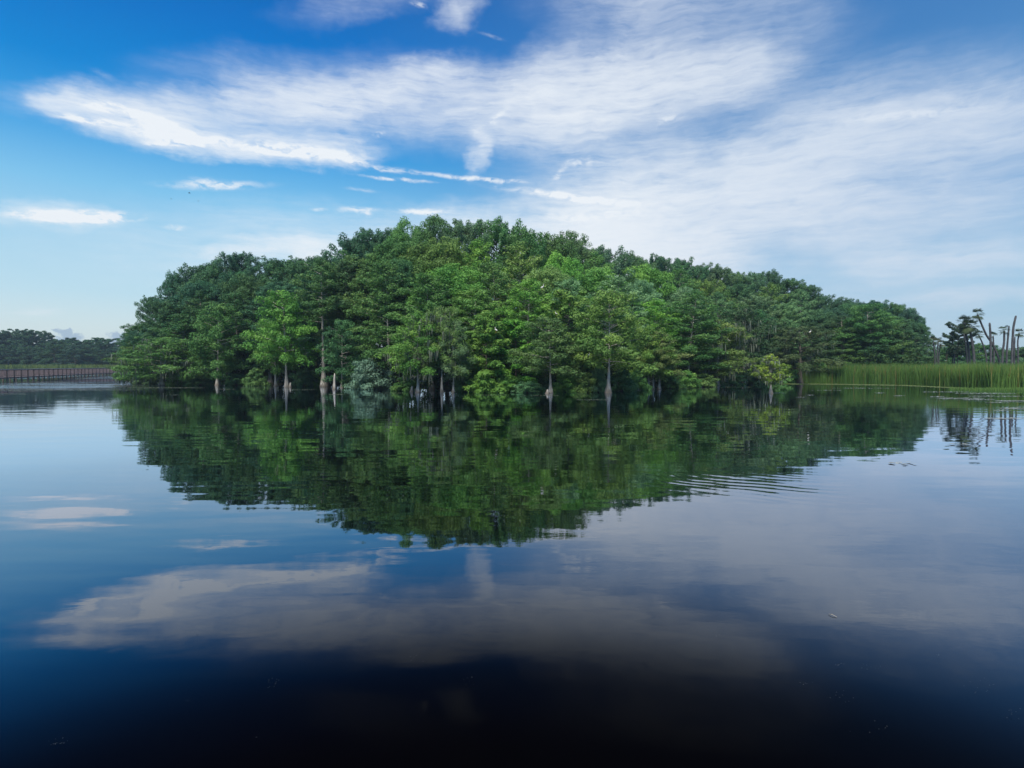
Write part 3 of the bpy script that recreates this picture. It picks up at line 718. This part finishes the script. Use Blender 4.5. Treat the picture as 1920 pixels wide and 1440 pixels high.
def float_scatter(name, label, cat, items, colr, size, seed):
    """small flat leaves lying on the water. items: (px,py,halfx_px,halfy_px,count)"""
    rg = np.random.default_rng(seed); Cs = []
    for (px, py, hx, hy, cnt) in items:
        a = rg.uniform(0, 6.283, cnt); q = np.sqrt(rg.uniform(0, 1, cnt))
        X = []; Y = []
        for aa, qq in zip(a, q):
            p = on_water(px + hx * qq * math.cos(aa), py + hy * qq * math.sin(aa)); X.append(p[0]); Y.append(p[1])
        Cs.append(np.stack([X, Y, np.full(cnt, .012) + rg.uniform(0, .012, cnt)], 1))
    C = np.concatenate(Cs); n = len(C)
    Nn = rg.normal(size=(n, 3)) * .05 + np.array([0, 0, 1.0]); Nn /= np.linalg.norm(Nn, axis=1, keepdims=True)
    V = leaf_quads(rg, C, Nn, size, size * .75)
    me = quads_mesh(name, V, rg.uniform(.75, 1.25, n)); me.materials.append(leaf_material(name, fixed=colr, transl=.1, spec=.5))
    return tag(link_mesh(name, me), label, cat, None, 'stuff')
edge_items = [(px, interp(CAT_PY, px) + 1.0, 8, .8, 420) for px in range(1470, 1960, 12)]
float_scatter('duckweed', 'pale line of floating duckweed along the foot of the cattails', 'duckweed', edge_items, (.27, .36, .13, 1), .07, 5)
pads = [(1800,747,45,1.0,260),(1835,749,30,.8,120),(1760,744,18,.8,70),(1895,752,30,.9,180),(1870,755,22,.6,70),(1850,738,60,1.4,260),(1780,735,50,.8,160),(1870,743,60,1.2,200),(1900,766,26,1.0,120),(1880,770,18,.6,40),(1880,785,40,1.5,90),
        (1650,737,10,.5,40),(1685,742,12,.5,50),(1800,834,18,1.5,10),(1690,870,30,2.5,10),(1500,745,8,.4,25),(1520,741,6,.4,20),(1550,732,30,.5,60),(1460,737,14,.6,60),(1620,728,60,.6,160)]
float_scatter('lily_pads', 'scattered floating leaves on the water off the right bank', 'water plants', pads, (.38, .42, .38, 1), .07, 6)  # leaf colour paled to carry the sky reflected off the wet leaves
lp = [(60,716,80,2.2,900),(120,722,120,3.0,1500),(40,731,60,3.2,1100),(160,731,110,2.0,900),(250,723,50,1.8,700),(290,727,60,1.2,500),(350,727,40,.8,260),(420,730,22,.8,120),(560,731,36,.7,150),
      (480,727,30,.6,100),(20,739,30,1.0,160),(330,741,12,.7,30),(630,740,14,1.0,110),(1015,742,35,.6,100),(1110,750,30,.6,120),(1180,733,26,.6,100),(920,741,30,.5,80),(740,737,18,.5,60),(1300,729,40,.5,120),(1370,726,40,.5,120)]
float_scatter('water_weeds', 'mat of floating weed on the shallows by the boardwalk and shore', 'water plants', lp, (.17, .20, .14, 1), .06, 7)
# specks of leaf litter and bubbles near the camera
sp = [(1575,1250,10,2,8),(1640,1255,30,8,8),(1590,1310,45,16,9),(1840,1290,35,16,12),(1900,1345,32,12,8),(1620,1370,50,14,6),(1510,1285,15,3,6),(1755,1232,8,2,4),(110,1400,25,10,12),(370,1188,9,2,8),(510,1285,14,10,12),(780,1240,20,8,6),
      (880,1280,18,12,7),(480,1388,3,1,2),(355,1320,10,4,4),(1345,1195,6,2,3),(350,849,12,1,30),(320,835,8,.6,20),(200,935,2,.5,1),(660,985,2,.5,1),(1300,840,80,40,12),(1150,1060,120,60,6),(980,930,80,20,5),(500,1180,300,60,8)]
float_scatter('leaf_litter', 'tiny bits of leaf litter floating on the dark near water', 'leaf litter', sp, (.07, .075, .07, 1), .0032, 8)

# the small pale twig on the water at the right
p = on_water(1561, 1155); tb = MB(); tb.tube([(-.02, .028, .006), (-.004, .004, .012), (.018, -.026, .006), (.022, -.032, .004)], [.0022, .003, .0024, .001], 6)
tb.tube([(-.004, .004, .012), (.006, .008, .016)], [.0018, .0008], 5)
o = link_mesh('twig', tb.mesh('twig', True), bark_material('pale_twig', (.3, .27, .22, 1), (.5, .46, .4, 1), wet=False, scale=60)); o.location = p
tag(o, 'small pale twig floating on the near water at lower right', 'twig')

# ------------------------------------------------------------------ boardwalk on the left
bw = [(-320,732),(-160,724),(-60,719),(0,716),(50,713.5),(100,710),(150,706.5),(211,703.2),(250,701.8),(300,700.8)]
path = [on_water(a, b) for a, b in bw]
def resample(pts, step):
    P = np.array([(p[0], p[1]) for p in pts]); seg = np.linalg.norm(np.diff(P, axis=0), axis=1); s = np.concatenate([[0], np.cumsum(seg)])
    k = int(s[-1] / step); q = np.linspace(0, k * step, k + 1)
    return [(float(np.interp(u, s, P[:, 0])), float(np.interp(u, s, P[:, 1]))) for u in q]
for _ in range(2):                       # smooth the bends
    path = [path[0]] + [tuple((np.array(path[i - 1]) + 2 * np.array(path[i]) + np.array(path[i + 1])) / 4) for i in range(1, len(path) - 1)] + [path[-1]]
st = resample(path, 2.4)
M_plank = bark_material('weathered_planks', (.20, .145, .14, 1), (.34, .26, .255, 1), wet=False, scale=3)
M_post = bark_material('post_timber', (.10, .075, .065, 1), (.19, .15, .135, 1), wet=False, scale=4)
M_rail = bark_material('grey_rail_timber', (.38, .37, .35, 1), (.58, .56, .54, 1), wet=False, scale=3)
bwk = empty('boardwalk', (st[8][0], st[8][1], 0)); tag(bwk, 'long low timber boardwalk with slatted railings crossing the water on the left', 'boardwalk')
ox, oy = st[8]
def seg_iter():
    for i in range(len(st) - 1):
        (x0, y0), (x1, y1) = st[i], st[i + 1]
        yield (x0 - ox, y0 - oy), (x1 - ox, y1 - oy), math.atan2(y1 - y0, x1 - x0), math.hypot(x1 - x0, y1 - y0)
dk = MB(); rail = MB(); jo = MB()
Wd = 2.2                                  # walkway width, away from the camera
for a, b, an, ln_ in seg_iter():
    nx, ny = -math.sin(an), math.cos(an)
    if nx > 0: nx, ny = -nx, -ny         # away from the open water side
    mx_, my_ = (a[0] + b[0]) / 2, (a[1] + b[1]) / 2
    k = int(ln_ / .15)
    for q in range(k):
        s = (q + .5) / k
        dk.box((a[0] + (b[0] - a[0]) * s + nx * Wd / 2, a[1] + (b[1] - a[1]) * s + ny * Wd / 2, .60), (ln_ / k - .012, Wd, .04), an)
    for off in (.02, Wd - .02):
        jo.box((mx_ + nx * off, my_ + ny * off, .485), (ln_ - .14, .05, .18), an)
        rail.box((mx_ + nx * off, my_ + ny * off, 1.70), (ln_ + .02, .16, .06), an)
        jo.box((mx_ + nx * off, my_ + ny * off, 1.60), (ln_ - .14, .04, .08), an)
        jo.box((mx_ + nx * off, my_ + ny * off, .72), (ln_ - .14, .04, .08), an)
link_mesh('deck', dk.mesh('deck'), M_plank, bwk)
link_mesh('handrail', rail.mesh('handrail'), M_rail, bwk)
link_mesh('beam', jo.mesh('beam'), M_post, bwk)
for a, b, an, ln_ in seg_iter():          # each bay's slats: one panel; each post its own
    nx, ny = -math.sin(an), math.cos(an)
    if nx > 0: nx, ny = -nx, -ny
    k = 15
    for off in (.05, Wd - .05):
        sl = MB()
        for q in range(k):
            s = (q + .5) / k
            sl.box((a[0] + (b[0] - a[0]) * s + nx * off, a[1] + (b[1] - a[1]) * s + ny * off, 1.15), (.085, .022, .82), an)
        link_mesh('slat_panel', sl.mesh('slat_panel'), M_plank, bwk)
    for off in (0.0, Wd):
        po = MB(); po.box((a[0] + nx * off, a[1] + ny * off, .24), (.13, .13, 2.88), an)
        link_mesh('post', po.mesh('post'), M_post, bwk)

# marsh grass beyond the boardwalk
def fx4(n):
    px = rng.uniform(-250, 330, n); Y = rng.uniform(150, 190, n); return (px - 960) / FPX * Y, Y, rng.uniform(.8, 1.2, n)
V, T = blades(16000, fx4, 1.6, 2.75, .09)
me = quads_mesh('marsh_grass', V, T); me.materials.append(M_marsh)
tag(link_mesh('marsh_grass', me), 'pale green marsh grass behind the boardwalk', 'grass', None, 'stuff')

# far wood on the left: each umbrella-crowned tree
FAR_Y = [(-120,622),(0,626),(18,619),(60,622),(85,626),(98,640),(112,645),(125,636),(150,638),(170,642),(188,630),(205,640),(220,650),(260,650),(330,655)]
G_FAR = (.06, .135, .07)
k = 0; px = -110
fr = random.Random(9)
while px < 320:
    Y = fr.uniform(205, 225); yt = interp(FAR_Y, px) + fr.uniform(-3, 3); X, _, H = at(px, yt, Y)
    tree('pine', 'pine_tree', X, Y, H, fr.uniform(4.2, 6.2), G_FAR, f'far umbrella-topped pine, {ORD[k]} from the left in the wood beyond the boardwalk', group='pines in the wood beyond the boardwalk', zb=.3)
    k += 1; px += fr.uniform(12, 20)
k = 0; px = -120
while px < 330:
    Y = fr.uniform(192, 202); yt = fr.uniform(645, 662); X, _, H = at(px, yt, Y)
    tree('oak', 'oak_tree', X, Y, H, fr.uniform(4.5, 6.5), G_FAR, f'low dark tree, {ORD[k]} from the left under the far pines', group='low trees under the far pines', zb=.3)
    k += 1; px += fr.uniform(18, 27)
# dark mass filling the wood behind them
rng = np.random.default_rng(31); C = []
for _ in range(520):
    px = rng.uniform(-140, 340); Y = rng.uniform(206, 240); X = (px - 960) / FPX * Y; hh = rng.uniform(.5, 8.5)
    C.append(rng.normal(size=(70, 3)) * np.array([1.6, 1.6, 1.1]) + np.array([X, Y, hh]))
C = np.concatenate(C); Nn = rng.normal(size=C.shape) + np.array([0, 0, .5]); Nn /= np.linalg.norm(Nn, axis=1, keepdims=True)
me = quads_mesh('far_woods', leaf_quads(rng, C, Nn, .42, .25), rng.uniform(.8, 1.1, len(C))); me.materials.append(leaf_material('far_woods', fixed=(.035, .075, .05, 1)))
tag(link_mesh('far_woods', me), 'dark depth of the far wood beyond the boardwalk', 'woods', None, 'stuff')

# ------------------------------------------------------------------ palms and snags on the right
def frond_mesh(seed, nfr=22, L0=1.1):
    r = random.Random(seed); rg = np.random.default_rng(seed); Q = []; T = []
    for i in range(nfr):
        a = i * 2.4 + r.uniform(-.3, .3); e = r.uniform(-.9, 1.2); ln_ = L0 * r.uniform(.8, 1.1)
        d = np.array([math.cos(a) * math.cos(e), math.sin(a) * math.cos(e), math.sin(e)])
        side = np.array([-math.sin(a), math.cos(a), 0]); up = np.cross(d, side)
        st_ = d * ln_ * .42
        Q.append([side * -.014, side * .014, st_ + side * .012, st_ - side * .012]); T.append(.8)
        tt = r.uniform(.75, 1.2) if e > -.4 else r.uniform(1.1, 1.5)
        for j in range(13):                     # fan of segments
            f = (j - 6) / 6.0; an = f * 1.35
            dd = d * math.cos(an) + side * math.sin(an); l2 = ln_ * .62 * (1 - .25 * abs(f))
            mid = st_ + dd * l2 * .55; tip = st_ + dd * l2 + np.array([0, 0, -.25 * l2]); wv = (-math.sin(an) * d + math.cos(an) * side) * .028
            Q.append([st_, mid - wv, tip, mid + wv]); T.append(tt)
    me = quads_mesh('fronds', np.array(Q), np.array(T)); me.materials.append(M_leaf); return me
FR = [frond_mesh(s, 13 + 2 * s) for s in range(4)] + [frond_mesh(9, 46)]
def palm(pts, D, head, label, cat='palm', name='cabbage_palm', r=.16, seed=0, c=(.065, .105, .05)):
    P = [np.array(at(x, y, D)) for x, y in pts]; foot = P[0].copy(); foot[2] = 0
    P = [p - foot for p in P]; P[0][2] = -.5
    t = empty(name, tuple(foot)); tag(t, label, cat, 'palms and bare palm trunks on the right bank')
    fine_ = []
    for i in range(len(P) - 1):
        for q in range(5): fine_.append(P[i] + (P[i + 1] - P[i]) * q / 5)
    fine_.append(P[-1]); fine_ = np.array(fine_)
    for _ in range(2): fine_[1:-1] = (fine_[:-2] + 2 * fine_[1:-1] + fine_[2:]) / 4
    n_ = len(fine_); tb = MB(); rs = [r * .7 * (1.12 - .22 * i / n_ + .05 * math.sin(i * 2.3 + seed)) for i in range(n_)]
    if head == 0: rs[-1] *= .75
    tb.tube(fine_, rs, 9, flute=.04)
    link_mesh('trunk', tb.mesh('palm_trunk', True), M_palm, t)
    if head:
        f = link_mesh('fronds', FR[seed % 5], None, t); f.location = tuple(P[-1] + np.array([0, 0, .05])); f.scale = (head,) * 3; f.rotation_euler = (0, 0, seed * 1.7)
        f.color = (*c, 1)
    return t
palm([(1829,700),(1826,660),(1821,630),(1817,612)], 68, 1.15, 'thick grey-trunked palm with a full round head at the middle of the palm clump', seed=4, r=.2)
palm([(1823,700),(1816,650),(1811,625),(1808,604)], 69, 1.0, 'palm leaning left with its head tucked against the full round one', seed=2)
palm([(1818,700),(1812,655),(1807,625)], 71, 0, 'bare leaning trunk left of the thick palm', 'snag', 'dead_palm', seed=3, r=.13)
palm([(1880,700),(1873,670),(1860,643),(1850,630),(1840,607),(1833,590)], 68, .85, 'tallest palm leaning far left on a long curved trunk', seed=3, r=.15)
palm([(1858,700),(1858,660),(1857,625),(1855.5,605)], 67, 0, 'bare pointed trunk crossing the foot of the tallest leaning palm', 'snag', 'dead_palm', seed=1, r=.17)
palm([(1863,700),(1864,660),(1863,645),(1862,630)], 73, .6, 'small flat-headed palm right behind the bare pointed trunk', seed=0, r=.13)
palm([(1851,700),(1850,668),(1843,645),(1835,628)], 72, .72, 'palm with a ragged small head leaning left below the tallest palm', seed=2, r=.12)
palm([(1878,700),(1880,660),(1883,640),(1883,620)], 67, .72, 'straight palm with a drooping head right of the tallest leaning palm', seed=1, r=.16)
palm([(1887,700),(1888,655),(1892,611)], 70, 0, 'headless straight trunk just right of the straight palm', 'snag', 'dead_palm', seed=2, r=.15)
palm([(1897,700),(1898,650),(1900,613),(1905,592)], 67, 0, 'tallest headless trunk bending right at its top', 'snag', 'dead_palm', seed=0, r=.17)
palm([(1902,700),(1902,655),(1903,631)], 74, 0, 'short headless stub beside the tallest headless trunk', 'snag', 'dead_palm', seed=1, r=.12)
palm([(1909,700),(1909,660),(1908,640),(1911,625)], 72, .68, 'rightmost palm with a thin spreading head', seed=3, r=.12)
palm([(1754,700),(1753,665),(1750,640)], 78, .8, 'left palm of the pale-trunked trio at the end of the island', seed=0, r=.12, c=(.12, .14, .06))
palm([(1757,700),(1757,665),(1759,642)], 79, .8, 'middle palm of the pale-trunked trio at the end of the island', seed=1, r=.12, c=(.12, .14, .06))
palm([(1761,700),(1760,665),(1764,645)], 80, .7, 'right palm of the pale-trunked trio at the end of the island', seed=2, r=.12, c=(.12, .14, .06))
palm([(1789,700),(1790,660)], 72, .5, 'short pale palm stem under the dark bushy tree', seed=2, r=.14)
palm([(1787,700),(1786,650),(1785,636)], 76, .62, 'low palm at the left of the palm clump', seed=3, r=.1)
tree_px('pine', 'pine_tree', 1796, 700, 603, 26, (.05, .10, .06), 'slim dark pine with side tufts left of the full-headed palm', D=74, var=1)
bush = [(1770,655,30,112),(1775,648,22,85),(1800,640,28,95),(1822,642,26,98),(1845,646,26,100),(1868,654,26,100),(1890,656,28,102),(1912,652,28,98),(1938,650,30,98),(1965,650,30,98),(1995,648,32,98)]
for i, (px, yt, hw, D) in enumerate(bush):
    tree_px('oak' if i % 2 else 'broadleaf', 'broadleaf_tree', px, 700, yt, hw, G_DEEP if i % 3 else G_MID, f'low bushy tree, {ORD[i]} from the left behind the palms', D=D, group='low bushy trees behind the palms')
for i in range(14):
    px = 1750 + i * 22; tree_px('shrub', 'marsh_shrub', px, 700, fr.uniform(668, 676), 24, G_DEEP, f'dark low shrub, {ORD[i]} from the left behind the cattails', D=fr.uniform(82, 92), cat='shrub', group='low shrubs behind the cattails')

# ------------------------------------------------------------------ egrets and birds
m, nt4 = newmat('white_plumage'); o_ = N(nt4, 'ShaderNodeOutputMaterial'); pb = N(nt4, 'ShaderNodeBsdfPrincipled'); pb.inputs['Base Color'].default_value = (.82, .82, .80, 1); pb.inputs['Roughness'].default_value = .8
nt4.links.new(pb.outputs[0], o_.inputs[0]); M_white = m
m, nt4 = newmat('dark_plumage'); o_ = N(nt4, 'ShaderNodeOutputMaterial'); pb = N(nt4, 'ShaderNodeBsdfPrincipled'); pb.inputs['Base Color'].default_value = (.02, .02, .022, 1); pb.inputs['Roughness'].default_value = .7
nt4.links.new(pb.outputs[0], o_.inputs[0]); M_black = m
m, nt4 = newmat('beak'); o_ = N(nt4, 'ShaderNodeOutputMaterial'); pb = N(nt4, 'ShaderNodeBsdfPrincipled'); pb.inputs['Base Color'].default_value = (.5, .3, .03, 1)
nt4.links.new(pb.outputs[0], o_.inputs[0]); M_beak = m
eb = MB()
eb.tube([(-.30, 0, .30), (-.18, 0, .36), (0, 0, .44), (.12, 0, .50), (.17, 0, .58), (.12, 0, .68), (.16, 0, .78), (.20, 0, .83), (.25, 0, .83)],
        [.01, .07, .12, .09, .04, .028, .026, .036, .015], 10)
egb = eb.mesh('egret_body', True)
eb = MB(); eb.tube([(.245, 0, .83), (.36, 0, .815)], [.012, .002], 6); ebk = eb.mesh('egret_beak')
eb = MB()
for s in (-.03, .03): eb.tube([(0, s, .36), (.02, s, .18), (0, s, 0), (.07, s, 0)], [.012, .008, .008, .004], 5)
egl = eb.mesh('egret_legs')
egs = [(1017,539,50.5,1.0,'white egret perched high in the centre of the bright trees'),(930,619,47.0,.9,'white egret perched on the lime green tree at the centre'),
       (1122,560,49,.8,'pinkish-white egret standing upright on a branch right of centre'),(976,474,60,.8,'white egret high up near the summit of the trees'),
       (1519,621,66,.9,'white egret on the mossy oak by the cattails'),(1366,637,62,.9,'white egret low in the right-hand trees'),(642,537,62,.9,'white egret in the upper left trees'),
       (1043,587,48.5,.7,'small white egret just above the dark dense cypress'),(1104,664,44,.6,'small white egret on a low bough beside the slim flared trunk'),(1207,527,70,.8,'white egret on the dark slope right of the summit')]
for i, (px, py, D, s, lab) in enumerate(egs):
    p = at(px, py + 5, D); e = empty('egret', p, random.uniform(-1, 1) + (3.14 if i % 2 else 0), (s * .62,) * 3); tag(e, lab, 'egret', 'egrets perched in the trees')
    link_mesh('body', egb, M_white, e); link_mesh('beak', ebk, M_beak, e); link_mesh('legs', egl, M_beak, e)
bb = MB(); bb.tube([(-.2, 0, 0), (-.08, 0, 0), (.05, 0, .01), (.14, 0, .01), (.2, 0, 0)], [.02, .045, .05, .03, .004], 8)
bw_ = [MB(), MB()]
for k, s in enumerate((-1, 1)):
    bw_[k].add([(.07, s * .03, .02), (-.07, s * .03, .02), (-.05, s * .22, .09), (.09, s * .22, .10), (-.03, s * .48, .03), (.02, s * .48, .035),
                (.07, s * .03, .008), (-.07, s * .03, .008), (-.05, s * .22, .08), (.09, s * .22, .09)], [(0, 1, 2, 3), (3, 2, 4, 5), (6, 7, 8, 9), (9, 8, 4, 5)])
bbm = bb.mesh('bird_body', True); wm = [q.mesh('bird_wing') for q in bw_]
for (px, py, D, s, lab) in [(355,362,110,1.0,'dark bird in flight, the largest of three specks in the left sky'),(321,373,150,.8,'tiny dark bird in flight, lower left of the largest speck'),(372,377,150,.8,'tiny dark bird in flight, lower right of the largest speck')]:
    e = empty('bird', at(px, py, D), random.uniform(0, 3), (s, s, s)); tag(e, lab, 'bird', 'birds flying in the left sky')
    link_mesh('body', bbm, M_black, e)
    for q in wm: link_mesh('wing', q, M_black, e)
# snag and cypress knees by the left trunks
def knee(px, py, hgt, label):
    p = on_water(px, py); tb = MB(); tb.tube([(0, 0, -.5), (0, 0, .02), (.02, 0, hgt * .4), (.03, .02, hgt * .8), (.03, .02, hgt)], [.22, .17, .11, .08, .03], 10, flute=.12)
    o = link_mesh('cypress_knee', tb.mesh('cypress_knee', True), M_bark); o.location = p; tag(o, label, 'cypress knee', 'cypress knees and stumps at the waterline')
knee(544, 726, .5, 'stubby cypress knee beside the slim whitish trunk')
knee(627, 730, 1.5, 'thin broken stump right of the tall bare pale trunk')
knee(772, 735, .5, 'small knee left of the widest mossy trunk')
knee(1026, 738, .35, 'small knee at the foot of the short central trunk')

# ------------------------------------------------------------------ the moist evening air
hz = MB(); hz.box((0, 0, 13.5), (1840, 1840, 31.0))
m, nt5 = newmat('haze'); o_ = N(nt5, 'ShaderNodeOutputMaterial'); vp = N(nt5, 'ShaderNodeVolumePrincipled')
vp.inputs['Color'].default_value = (.62, .80, .95, 1); vp.inputs['Density'].default_value = HAZE; vp.inputs['Anisotropy'].default_value = .2
nt5.links.new(vp.outputs[0], o_.inputs['Volume'])
tag(link_mesh('haze', hz.mesh('haze'), m), 'thin bluish evening haze over the lake', 'haze', None, 'stuff')
